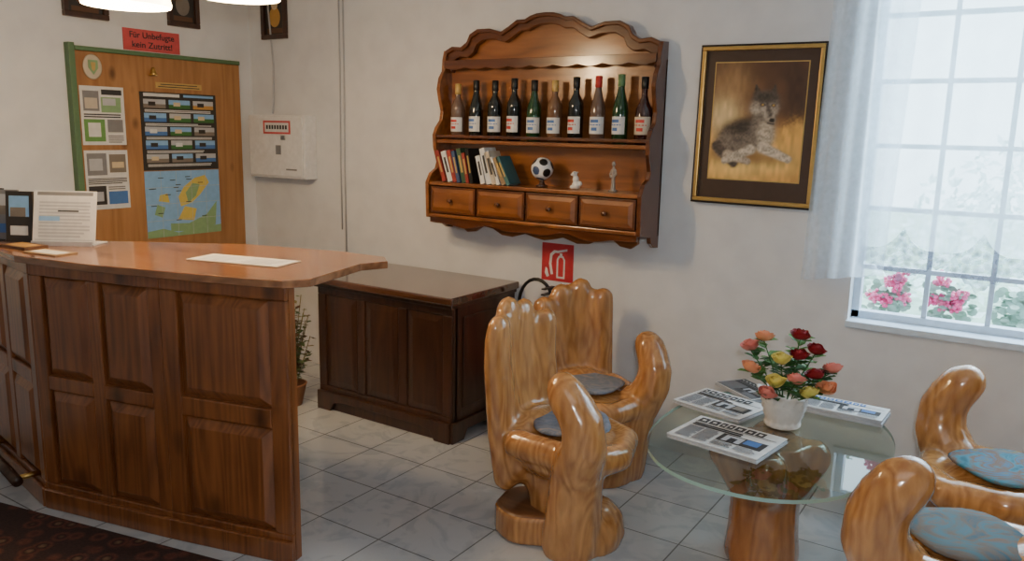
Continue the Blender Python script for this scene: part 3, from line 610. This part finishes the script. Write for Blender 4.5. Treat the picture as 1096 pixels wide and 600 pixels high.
def artwork():
    nx,nz=168,212
    X,Z=np.meshgrid(np.linspace(-21,21,nx),np.linspace(-26.5,26.5,nz))
    X0,Z0_=X.copy(),Z.copy()
    def vnoise(fx,fz,seed):
        r=np.random.default_rng(seed);g=r.random((int(fz)+2,int(fx)+2))
        u=(X0+21)/42*fx;v=(Z0_+26.5)/53*fz
        i=np.floor(u).astype(int).clip(0,int(fx));j=np.floor(v).astype(int).clip(0,int(fz));fu=u-i;fv=v-j
        fu=fu*fu*(3-2*fu);fv=fv*fv*(3-2*fv)
        return (g[j,i]*(1-fu)+g[j,i+1]*fu)*(1-fv)+(g[j+1,i]*(1-fu)+g[j+1,i+1]*fu)*fv
    n1=vnoise(8,10,1);n2=vnoise(30,14,2);n3=vnoise(60,70,3);n4=vnoise(16,50,5)
    wob=(n1-.5)*1.2+(n3-.5)*1.4
    col=np.zeros((nz,nx,3))
    t=((Z+26.5)/53)[...,None]
    col[:]=np.array([.30,.14,.05])*(1-t)+np.array([.075,.030,.013])*t
    col*= (.7+.6*n1)[...,None]
    def put(mask,c,tex=None):
        m=mask[...,None];cc=np.array(c)[None,None,:]*(1 if tex is None else tex[...,None])
        col[:]=col*(1-m)+cc*m
    def E(cx,cz,rx,rz,a=0,s=.12):
        dx=X-cx;dz=Z-cz;u=(dx*math.cos(a)+dz*math.sin(a))/rx;v=(-dx*math.sin(a)+dz*math.cos(a))/rz
        d=np.sqrt(u*u+v*v)+wob*.05
        return 1/(1+np.exp((d-1)/s))
    def K(x0,z0,r0,x1,z1,r1,s=.10):
        dx,dz=x1-x0,z1-z0;tt=(((X-x0)*dx+(Z-z0)*dz)/(dx*dx+dz*dz)).clip(0,1)
        r=r0+(r1-r0)*tt;d=np.hypot(X-x0-dx*tt,Z-z0-dz*tt)/r+wob*.06/np.maximum(r/3,.5)
        return 1/(1+np.exp((d-1)/s))
    g=(.78+.44*n2)
    put(E(-13,17,8,9,0,.3)*.8,(.36,.20,.08),g)
    put(E(17,10,6,15,.1,.2),(.060,.025,.011),g)
    put(1/(1+np.exp((Z+1+2*np.sin(X*.25)+wob*1.5)/1.2)),(.74,.40,.10),g)
    put(E(-15,1,7,9,.2,.25),(.80,.60,.30),g)
    put(E(-2,-19,19,7,.05,.3),(.90,.62,.20),g)
    put(E(10,-25,14,2.5,.0,.3)*.6,(.60,.30,.08),g)
    # mirrored: head right of centre, body and legs spreading to the lower left
    X=-(X-1.5)/1.08;Z=(Z+1.8)/1.08
    put(E(4,-13,17,3.2,0,.25)*.85,(.20,.085,.025))
    fur=.40+1.0*n3*.6+.45*n4
    put(K(12,-6,6.4,0,-4,6.0),(.165,.130,.100),fur)
    put(E(13,-9,6.2,5.0),(.19,.15,.12),fur)
    put(E(7,.4,8.5,3.2,-.25,.22),(.040,.030,.024),fur)
    put(K(-1,0,5.0,-2,7,4.4),(.17,.135,.105),fur)
    put(E(-3,-3.5,3.8,6.0,0,.15),(.50,.42,.32),fur)
    put(K(18,-9,2.4,10,-16,2.0),(.080,.060,.048),fur)
    put(K(13,-12.5,2.1,4,-15,1.5),(.44,.36,.28),fur)
    put(K(-2,-9,2.4,-13,-13.5,1.5),(.56,.48,.38),fur)
    put(K(3,-10,2.2,14,-15,1.5),(.56,.48,.38),fur)
    put(K(-4.6,12,2.0,-5.2,16.6,.4,.2),(.060,.045,.035),fur)
    put(K(1.6,12,2.1,2.8,16.8,.4,.2),(.060,.045,.035),fur)
    put(E(-1.8,9.0,5.6,5.0),(.16,.125,.10),fur)
    put(E(-1.8,11.6,4.6,2.4,0,.2),(.050,.038,.030),fur)
    put(E(2.4,7.2,2.4,2.4,0,.2),(.44,.37,.29),fur)
    put(E(-5.4,7.0,1.8,2.2,0,.2),(.40,.33,.26),fur)
    put(K(-2.4,7.0,2.7,-4.6,2.6,1.8),(.42,.35,.28),fur)
    put(K(-2.2,10.2,1.0,-4.2,4.6,.8,.3)*.9,(.060,.045,.036),fur)
    put(E(-5.0,2.4,1.2,.9),(.010,.008,.008))
    put(K(-5.8,.9,.3,-3.2,1.2,.25,.3),(.03,.02,.015))
    for ex_,ez in ((-5.2,8.6),(-.6,8.8)):
        put(E(ex_,ez,1.0,.65,0,.15),(.02,.014,.010));put(E(ex_,ez,.5,.42,0,.2),(.50,.30,.08))
    v=[((x)*.01*AW/.42,0,(z)*.01*AH/.53) for x,z in zip(X0.ravel(),Z0_.ravel())]
    f=[(j*nx+i,j*nx+i+1,(j+1)*nx+i+1,(j+1)*nx+i) for j in range(nz-1) for i in range(nx-1)]
    me=D.meshes.new("artwork");me.from_pydata(v,[],f);me.update()
    at=me.color_attributes.new("Col",'FLOAT_COLOR','POINT')
    at.data.foreach_set("color",np.concatenate([col.reshape(-1,3).clip(0,1),np.ones((nx*nz,1))],1).ravel().astype(np.float32))
    m,nt,b=newmat("painted_dog_picture");a=nt.nodes.new("ShaderNodeVertexColor");a.layer_name="Col"
    nt.links.new(a.outputs[0],b.inputs["Base Color"]);b.inputs["Roughness"].default_value=.45;b.inputs["Coat Weight"].default_value=.25;b.inputs["Coat Roughness"].default_value=.05
    obj("artwork",me,m,pa,loc=(0,-.0100,.018))
artwork()

# ------------------------------------------------------------ fire sign + extinguisher
fs=thing("fire_safety_sign","red square sign with white fire extinguisher symbol","sign",(-2.145,YW,.905))
sg=[([(-.004,-.086),(.048,-.086),(.048,.018),(.036,.038),(.008,.038),(-.004,.018)],M['white']),
    ([(.006,-.076),(.038,-.076),(.038,.014),(.030,.028),(.014,.028),(.006,.014)],M['signred']),
    (.014,.038,.030,.052,M['white']),([(.000,.052),(.060,.066),(.060,.078),(.000,.064)],M['white']),
    ([(.010,.064),(-.022,.066),(-.046,.044),(-.052,-.010),(-.040,-.070),(-.024,-.066),(-.036,-.010),(-.031,.036),(-.014,.052),(.010,.052)],M['white']),
    ([(-.072,-.03),(-.078,-.062),(-.064,-.086),(-.048,-.078),(-.056,-.058),(-.060,-.04)],M['white'])]
sheet("sign_plate",.195,.205,.004,M['signred'],sg,fs)
ex=thing("fire_extinguisher","red fire extinguisher with black hose on the wall","fire extinguisher",(-2.13,YW-.085,.20))
lathe("cylinder",[(0,0),(.06,0),(.07,.012),(.07,.42),(.055,.465),(.025,.485),(.022,.50)],M['red'],ex,seg=28)
lathe("valve",[(.024,.498),(.026,.52),(.02,.54),(.012,.55),(0,.55)],M['metal'],ex,seg=16)
boxes("handle",[((-.012,-.09,.55),(.012,.02,.558)),((-.012,-.085,.58),(.012,.02,.588)),((-.01,.0,.55),(.01,.018,.585))],M['black'],ex,bevel=.002)
hp=[(-.08+.11*math.cos(t),-.02,.475+.145*math.sin(t)) for t in [rad(q) for q in range(30,205,14)]]
tube("hose",[(.0,-.01,.535)]+hp+[(-.175,-.01,.30),(-.14,-.005,.18),(-.10,0,.08)],.0095,M['black'],ex)
box("wall_bracket",(-.03,.068,.25),(.03,.085,.33),M['metal'],ex)

# ------------------------------------------------------------ hand chairs
def hand_chair(name,loc,az,s,cush,label,sc=1.0,sx=1.0,tip=0.0,seed=0):
    ch=thing(name,label,"chair",loc,az,group="carved hand chairs around the glass table")
    P=[]
    P.append(('c',[(-.08,0,.30,.17),(-.05,0,.18,.155),(-.02,0,.06,.155)]))
    P.append(('c',[(-.05,-s*.03,.05,.13),(.13,s*.02,.05,.135)],(1,1.15,1)))
    P.append(('c',[(.09,s*.13,.04,.13),(.11,s*.15,.20,.118),(.14,s*.175,.38,.108)]))
    P.append(('e',(-.02,0,.35),(.26,.225,.105)))
    P.append(('e',(-.19,0,.33),(.12,.225,.16)))
    P.append(('c',[(-.20,-s*.18,.395,.06),(.0,-s*.195,.392,.058),(.17,-s*.15,.378,.058),(.23,0,.37,.055),(.19,s*.15,.385,.062),(.08,s*.19,.395,.06),(-.15,s*.19,.40,.06)]))
    tops=[.905,.955,.93,.875]
    for k in range(4):
        y=s*(.160-k*.107);cx=.05*(abs(y)/.165)**2
        hk=tops[k]
        P.append(('c',[(-.225,y*.98,.25,.076),(-.285+cx*.6,y,.42,.076),(-.318+cx,y*1.02,.58,.075),(-.330+cx,y*1.04,hk-.22,.073),(-.330+cx,y*1.05,hk-.12,.070),(-.324+cx,y*1.06,hk-.070,.062)],(.72,1,1)))
        if k<3:
            y2=y-s*.0535;cx2=.05*(abs(y2)/.165)**2;h2=min(tops[k],tops[k+1])-.072
            P.append(('c',[(-.235,y2,.25,.074),(-.287+cx2,y2*1.02,.45,.075),(-.318+cx2,y2*1.03,.60,.074),(-.330+cx2,y2*1.05,h2-.08,.070),(-.328+cx2,y2*1.05,h2,.060)],(.69,1,1)))
    P.append(('c',[(.15,s*.19,.38,.105),(.195,s*.225,.48,.093),(.195,s*.24,.56,.086),(.165+tip*.5,s*.242,.62,.081),(.135+tip,s*.24,.660,.078),(.115+tip,s*.236,.680,.068)]))
    full=blob("hand",P,None,False,vox=.0115,smooth=4,clampz=None)
    for v in full.vertices:
        p=v.co
        q=noise.noise(Vector((p.x*9+seed*7,p.y*9,p.z*3)))*.0030+noise.noise(Vector((p.x*26,p.y*26+seed*3,p.z*6)))*.0012
        d=Vector((p.x+.05,p.y,0))
        if d.length>.02: p=p+d.normalized()*q
        if p.z<0:p.z=0
        v.co=(p.x*sx*sc,p.y*sc,p.z*sc)
    bm=bmesh.new();bm.from_mesh(full);bm.normal_update()
    cls={}
    for f in bm.faces:
        c=f.calc_center_median()/sc;X=c.x/sx
        if c.z<.235 and X>-.22 or c.z<.2: q='pedestal'
        elif X<-.14 and c.z>.47: q='backrest'
        elif c.y*s>.10 and c.z>.455 and X>0: q='armrest'
        else:q='seat'
        cls.setdefault(q,set()).add(f.index)
    bm.free()
    for q,ids in cls.items():
        b2=bmesh.new();b2.from_mesh(full);b2.faces.ensure_lookup_table()
        bmesh.ops.delete(b2,geom=[f for f in b2.faces if f.index not in ids],context='FACES')
        m_=D.meshes.new(q);b2.to_mesh(m_);b2.free()
        obj(q,m_,M['chair'],ch,smooth=True)
    n=36;o_=[]
    for i in range(n):
        a=2*math.pi*i/n;rr=1+.05*math.sin(3*a+1)+.02*math.sin(7*a)
        o_.append((( -.125+.185*rr*math.cos(a))*sx*sc,(s*.085+.150*rr*math.sin(a))*sc))
    pd=prism("base_pad",o_,0,.125*sc,'xy',[M['chair'],M['sawn']],ch,bevel=.022*sc,label="flat sawn dark wooden foot pad")
    pd.modifiers["bevel"].segments=4
    for p in pd.data.polygons:
        if len(p.vertices)==n and p.center.z>.05:p.material_index=1
    cp=[(0,.0),(.12,.0),(.150,.004),(.157,.011),(.148,.018),(.09,.022),(0,.022)]
    cu_=lathe("seat_cushion",cp,cush,ch,seg=32,mod=lambda r,z,a,j:(r*(1+.07*math.cos(4*a+.6)),z),loc=(-.015*sc,-s*.01,.450*sc),label="round flat patterned fabric seat pad")
    cu_.scale=(sx*sc*1.12,sc*1.08,sc)
    return ch
hand_chair("hand_chair",(-1.45,2.69,0),rad(-2),-1,M['cushA'],"lacquered wooden hand-shaped chair with grey pad beside the table",1.0,.92,tip=-.02,seed=1)
hand_chair("hand_chair",(-1.665,3.27,0),rad(-36),1,M['cushA'],"lacquered wooden hand-shaped chair with grey pad near the wall",.94,.95,seed=2)
hand_chair("hand_chair",(.00,3.21,0),rad(186),-1,M['cushB'],"lacquered wooden hand-shaped chair with turquoise pad under window",1.02,tip=.01,seed=3)
hand_chair("hand_chair",(-.08,2.55,0),rad(180),1,M['cushC'],"lacquered wooden hand-shaped chair with faded patterned pad",1.02,tip=.01,seed=4)

# ------------------------------------------------------------ glass table
TBZ=.50
tb=thing("glass_table","oval glass table on carved wooden hand pedestal","table",(-.74,2.93,0))
out=[];n=64
for i in range(n):
    a=2*math.pi*i/n;ca,sa=math.cos(a),math.sin(a);e=2/2.25
    out.append((.415*math.copysign(abs(ca)**e,ca),.57*math.copysign(abs(sa)**e,sa)))
gt=prism("glass_top",out,TBZ-.014,TBZ-.001,'xy',[M['tglass'],M['tedge']],tb)
for p in gt.data.polygons:
    p.material_index=1 if len(p.vertices)==4 else 0
P=[('c',[(0,0,.03,.145),(0,0,.12,.135),(0,0,.26,.13),(0,0,.36,.145),(0,0,.42,.15)])]
for k in range(4):
    a=rad([205,285,20,110][k]);ca,sa=math.cos(a),math.sin(a)
    P.append(('c',[(.06*ca,.06*sa,.30,.085),(.12*ca,.13*sa,.38,.075),(.155*ca,.175*sa,.43,.07)]))
pm=blob("pedestal",P,None,False,vox=.011,smooth=7,clampz=0)
for v in pm.vertices:
    p=v.co;q=noise.noise(Vector((p.x*10,p.y*10,p.z*3)))*.005
    d=Vector((p.x,p.y,0))
    if d.length>.02:p=p+d.normalized()*q
    if p.z>TBZ-.0145:p.z=TBZ-.0145
    v.co=p
obj("pedestal",pm,M['pedest'],tb,smooth=True)
def news(cx,cy,w,h,rz,label,seed,t=.008,col='ink',dark=False):
    R=random.Random(seed);it=[]
    x_=-w*.45
    for q in range(7):
        ww=w*(.065+R.random()*.045);it.append((x_,h*.27,x_+ww,h*.44,M[col]));it.append((x_+ww*.3,h*.32,x_+ww*.7,h*.38,M['paper']));x_+=ww+w*.018
    it+=[(-w*.46,h*.235,w*.46,h*.25,M['ink'])]
    it+=textlines(-w*.44,h*.08,w*.12,h*.215,2,M['ink'],gap=.25,seed=seed)
    it.append((-w*.05,-h*.24,w*.44,h*.06,M['furdark']))
    it.append((w*.0,-h*.20,w*.2,h*.03,M['ltgrey']));it.append((w*.22,-h*.14,w*.38,h*.04,R.choice([M['furgrey'],M['blue'],M['ochre']])));it.append((w*.06,-h*.2,w*.14,-h*.04,M['ink']))
    for c_ in range(2): it+=textlines(-w*.44+c_*w*.19,-h*.44,-w*.27+c_*w*.19,h*.05,14,M['grey'],seed=seed+c_,gap=.30)
    it+=textlines(-w*.04,-h*.44,w*.18,-h*.28,5,M['ink'],seed=seed+5)+textlines(w*.21,-h*.44,w*.44,-h*.28,5,M['grey'],seed=seed+6,gap=.30)
    if dark: it=[(-w*.48,-h*.48,w*.48,h*.48,M['grey'])]+it
    nroot=thing("newspaper",label,"newspaper",(cx,cy,TBZ+.0005),rz,group="newspapers on the glass table")
    sheet("front_page",w,h,.003,M['paper'],it,nroot,(0,0,t-.003),(rad(-90),0,0))
    boxes("inner_pages",[((-w/2+.004,-h/2-.004,0),(w/2+.003,h/2-.003,t*.5-.0004)),((-w/2-.003,-h/2+.002,t*.5),(w/2-.003,h/2+.002,t-.0032))],M['ltgrey'],nroot)
news(-1.0,3.13,.31,.24,rad(-14),"folded newspaper with black print on the glass table",1,t=.016)
news(-.86,2.78,.35,.26,rad(-8),"folded newspaper with photo and black print on the table",2,t=.016)
news(-.97,3.39,.26,.16,rad(-36),"dark folded newspaper on the glass table",4,t=.014,dark=True)
news(-.57,3.36,.32,.17,rad(-2),"thick folded newspaper with blue headline on the table",3,t=.026,col='blue')

# ------------------------------------------------------------ vase with roses
vx,vy=-.735,3.06
va=thing("flower_vase","white ceramic basket vase with ruffled rim","vase",(vx,vy,TBZ))
def vm(r,z,a,j):
    if .015<z<.118:k=1+.075*math.cos(14*a+(math.pi if j%2 else 0))
    elif z>.125:k=1+.06*math.cos(8*a)
    else:k=1
    return r*k*1.1,z+(.006*math.cos(8*a) if z>.125 else 0)
prof=[(0,0),(.055,0),(.062,.008),(.058,.018)]+[(.056+.022*math.sin((z-.02)/.10*1.35),z) for z in [.028,.042,.056,.070,.084,.098,.112]]+[(.080,.122),(.090,.135),(.094,.142),(.086,.140),(.074,.125),(.07,.10),(0,.10)]
lathe("basket",prof,M['ceramic'],va,seg=112,mod=vm)
def rose_mesh(r):
    v=[];f=[]
    for k,(rr,h0,h1,ph) in enumerate([(1,-.55,.25,0),(.80,-.45,.45,1.1),(.58,-.35,.58,2.3),(.36,-.2,.62,.5),(.16,-.1,.60,1.9)]):
        prof=[(.15,h0),(.62,h0+.12),(.95,h0+.40),(1.0,(h0+h1)/2+.15),(1.02 if k<2 else .88,h1)]
        n0=len(v);seg=20
        for j,(pr,z) in enumerate(prof):
            for i in range(seg):
                a=2*math.pi*i/seg;m_=1+.13*math.sin(3*a+ph)*(j/4);fl=(1.0+.12*(j==4 and k<2))
                v.append((r*rr*pr*m_*fl*math.cos(a),r*rr*pr*m_*fl*math.sin(a),r*(z+.10*math.cos(3*a+ph)*(j/4))))
        for j in range(4):
            for i in range(seg):
                q=(i+1)%seg;f.append((n0+j*seg+i,n0+j*seg+q,n0+(j+1)*seg+q,n0+(j+1)*seg+i))
    return mesh("rose",v,f)
rm=rose_mesh(.033)
roses=[(-.145,-.03,.235,'roseor'),(-.07,-.09,.20,'roseyel'),(-.09,.02,.345,'roseor'),(-.04,-.045,.275,'roseyel'),(.005,-.09,.21,'rosepink'),(.035,-.02,.285,'rosered'),(.045,.01,.355,'rosered'),
  (.085,-.07,.225,'rosered'),(.10,-.01,.305,'rosered'),(.155,-.04,.24,'rosepink'),(.05,-.11,.165,'roseyel'),(-.13,.05,.30,'rosepink'),(.12,-.10,.18,'roseor'),(-.10,-.09,.155,'rosepink')]
ra=rad(33.172);Rv=Vector((math.cos(ra),math.sin(ra),0));Fv=Vector((-math.sin(ra),math.cos(ra),0))
R=random.Random(9)
for k,(u,w_,z,c_) in enumerate(roses):
    top_=Rv*u+Fv*w_+Vector((0,0,z))
    o=thing("rose","%s rose with green leaves in the vase"%{'rosered':'dark red','rosepink':'salmon pink','roseyel':'pale yellow','roseor':'orange pink'}[c_],"flower",(vx,vy,TBZ+.102),group="roses in the vase")
    st=Vector((top_.x*.25,top_.y*.25,0));mid=Vector((top_.x*.55,top_.y*.55,(z-.10)*.5));e=top_-Vector((0,0,.102+.012))
    tube("stem",[st,mid,e],.0025,M['leaf'],o,seg=6)
    rmk=rm.copy();rmk.materials.clear();rmk.materials.append(M[c_])
    for p in rmk.polygons:p.use_smooth=True
    obj("blossom",rmk,None,o,loc=e+Vector((0,0,.016)),rot=(-top_.y*2.2,top_.x*2.2,R.random()*6))
    lv=[];lf=[]
    for j in range(17):
        t=.05+.058*j;p=(mid.lerp(e,t));b=R.random()*6.28;r=.036+R.random()*.026
        dd=Vector((math.cos(b),math.sin(b),.1+R.random()*.4));sd=Vector((-math.sin(b),math.cos(b),0));n0=len(lv)
        for (tt,ww,up) in [(0,0,0),(.35,.32,.05),(.7,.26,.05),(1,0,-.08),(.7,-.26,.05),(.35,-.32,.05),(.5,0,-.03)]:
            lv.append(p+dd*r*tt+sd*r*ww+Vector((0,0,r*up)))
        lf+=[(n0,n0+1,n0+6),(n0+1,n0+2,n0+6),(n0+2,n0+3,n0+6),(n0+3,n0+4,n0+6),(n0+4,n0+5,n0+6),(n0+5,n0,n0+6)]
    stuff(obj("leaf_cluster",mesh("leaves",lv,lf),M['leaf'] if k%2 else M['leaf2'],o))

# ------------------------------------------------------------ curtain
cu=thing("sheer_curtain","white sheer window curtain with lace scalloped hem","curtain",(0,YW-.06,0))
def drape(name,x0,x1,zt,zb,mat,n=160,m=14,amp=.018,freq=22,hem=lambda x:0,flare=None,y0=0,head=None):
    v=[]
    for i in range(n+1):
        for j in range(m+1):
            t=j/m;x=x0+(x1-x0)*i/n
            zt_=zt if head is None else zt+head(x)
            z=zt_+(zb+hem(x)-zt_)*t
            xx=x if flare is None else flare(x,t)
            y=y0-amp*(.5+.5*t)*math.sin(freq*x*math.pi+.8*math.sin(x*7+t*2))
            v.append((xx,y,z))
    f=[(i*(m+1)+j,(i+1)*(m+1)+j,(i+1)*(m+1)+j+1,i*(m+1)+j+1) for i in range(n) for j in range(m)]
    return obj(name,mesh(name,v,f),mat,cu,smooth=True)
gx=lambda x:abs(math.sin((x+.17)*math.pi/.29))
drape("sheer_panel",-.62,1.30,2.60,1.15,M['sheer'],n=240,amp=.016,freq=11,hem=lambda x:.09*(1-gx(x))**2)
drape("side_drape",-.86,-.52,2.60,.97,M['sheerdense'],n=110,amp=.020,freq=22,hem=lambda x:.06*(x+.86)/.34,flare=lambda x,t:x+.05*(1-t))
drape("lace_border",-.62,1.30,1.15,1.07,M['lace'],n=300,m=10,amp=.012,freq=14,hem=lambda x:-.085*(1-gx(x))**1.1+.015*abs(math.sin(x*math.pi/.036)),head=lambda x:.09*(1-gx(x))**2,y0=-.003)
tube("curtain_rod",[(-.95,0,2.61),(1.4,0,2.61)],.010,M['white'],cu)
# geraniums on the outer ledge
struct(box("trim_3",(wx0-.1,YW+WT,.60),(wx1+.1,4.22,.66),M['wall']))
struct(box("trim_4",(wx0+.001,gy+.045,wz0-.0),(wx1-.001,YW+WT,.805),M['wall']))
M['paleleaf']=plain("pale_leaf",(.34,.48,.38),.6)
M['gerp']=plain("geranium_pink",(.85,.18,.32),.5)
for k,x in enumerate([-.56,-.30,-.02,.26]):
    g=thing("geranium_pot","pink geranium in a pot on the outer window ledge","potted flower",(x,4.09,.66),group="geraniums on the window ledge")
    lathe("pot",[(0,0),(.045,0),(.060,.10),(.065,.105),(.055,.105),(0,.10)],M['terra'],g,seg=18)
    R=random.Random(20+k);lv=[];lf=[]
    for j in range(110):
        p=Vector((max(-.10,min(.10,R.gauss(0,.055))),max(-.07,min(.07,R.gauss(0,.025))),.11+R.random()*.18));b=R.random()*6.28;r=.016+R.random()*.008;n0=len(lv)
        for q in range(8):
            t=q*math.pi/4;lv.append(p+Vector((r*math.cos(t),r*math.sin(t)*math.cos(b),r*math.sin(t)*math.sin(b))))
        lf.append(tuple(range(n0,n0+8)))
    stuff(obj("foliage",mesh("fol",lv,lf),M['paleleaf'],g))
    for c_ in range(6 if k<2 else 2):
        bm=bmesh.new();px,py,pz=max(-.08,min(.08,R.gauss(0,.05))),-.03+R.gauss(0,.01),.19+R.random()*.13
        for j in range(30):
            bmesh.ops.create_icosphere(bm,subdivisions=1,radius=.010,matrix=Matrix.Translation((px+max(-.03,min(.03,R.gauss(0,.016))),py+R.gauss(0,.012),pz+R.gauss(0,.014))))
        me=D.meshes.new("bloom");bm.to_mesh(me);bm.free();stuff(obj("bloom",me,M['ger'] if c_%2 else M['gerp'],g))
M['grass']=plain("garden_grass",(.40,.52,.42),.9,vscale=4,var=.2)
struct(box("garden_ground",(-14,4.3,-.3),(16,24,-.2),M['grass']))  # grass ground outside the window, not a trim
M['shrub']=plain("shrub_leaves",(.72,.82,.82),.8,var=.1)  # daylight overexposure is put into this pale leaf colour
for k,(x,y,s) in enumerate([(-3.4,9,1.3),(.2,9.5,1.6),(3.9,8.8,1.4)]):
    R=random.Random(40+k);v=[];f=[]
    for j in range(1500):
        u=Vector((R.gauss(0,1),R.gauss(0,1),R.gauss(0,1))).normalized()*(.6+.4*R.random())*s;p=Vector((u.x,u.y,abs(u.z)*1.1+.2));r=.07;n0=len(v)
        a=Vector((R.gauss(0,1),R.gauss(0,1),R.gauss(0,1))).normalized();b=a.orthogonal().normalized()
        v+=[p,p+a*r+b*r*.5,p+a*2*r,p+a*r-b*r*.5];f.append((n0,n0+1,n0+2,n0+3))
    t=thing("garden_shrub","leafy garden shrub in a colour paled for overexposure outside the window","shrub",(x,y,-.2))
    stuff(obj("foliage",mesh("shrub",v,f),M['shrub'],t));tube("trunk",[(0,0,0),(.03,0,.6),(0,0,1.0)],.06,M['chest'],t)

# ------------------------------------------------------------ lights
w=D.worlds.new("sky");C.scene.world=w;w.use_nodes=True
bg=w.node_tree.nodes["Background"];bg.inputs[0].default_value=(.64,.87,1.0,1);bg.inputs[1].default_value=7.0
def area(name,loc,target,size,power,col):
    l=D.lights.new(name,'AREA');l.size=size;l.energy=power;l.color=col
    o=D.objects.new(name,l);COL.objects.link(o);o.location=loc
    o.rotation_euler=(Vector(target)-Vector(loc)).to_track_quat('-Z','Y').to_euler();return o
area("camera_flash",(.10,-.02,1.78),(-1.2,3.0,.9),.10,20,(1,.97,.94))
area("ceiling_fill",(-.1,.6,2.70),(-.1,.8,0),1.4,8,(1,.93,.86))  # soft fill lamp added overhead to brighten the closed room, no real fitting
area("window_daylight",(.4,4.9,2.6),(-.6,2.2,.4),1.6,130,(.64,.82,1))

# ------------------------------------------------------------ camera
cam=D.cameras.new("camera");co=D.objects.new("camera",cam);COL.objects.link(co)
a,p,r=rad(33.172),rad(10.55),rad(1.224)
F=Vector((-math.sin(a)*math.cos(p),math.cos(a)*math.cos(p),-math.sin(p)));Rr=Vector((math.cos(a),math.sin(a),0));U=Rr.cross(F)
R2=Rr*math.cos(r)+U*math.sin(r);U2=-Rr*math.sin(r)+U*math.cos(r)
m3=Matrix((R2,U2,-F)).transposed()
co.matrix_world=Matrix.Translation((0,0,1.6))@m3.to_4x4()
cam.sensor_width=36;cam.lens=859.3/1096*36;cam.clip_start=.02
C.scene.camera=co
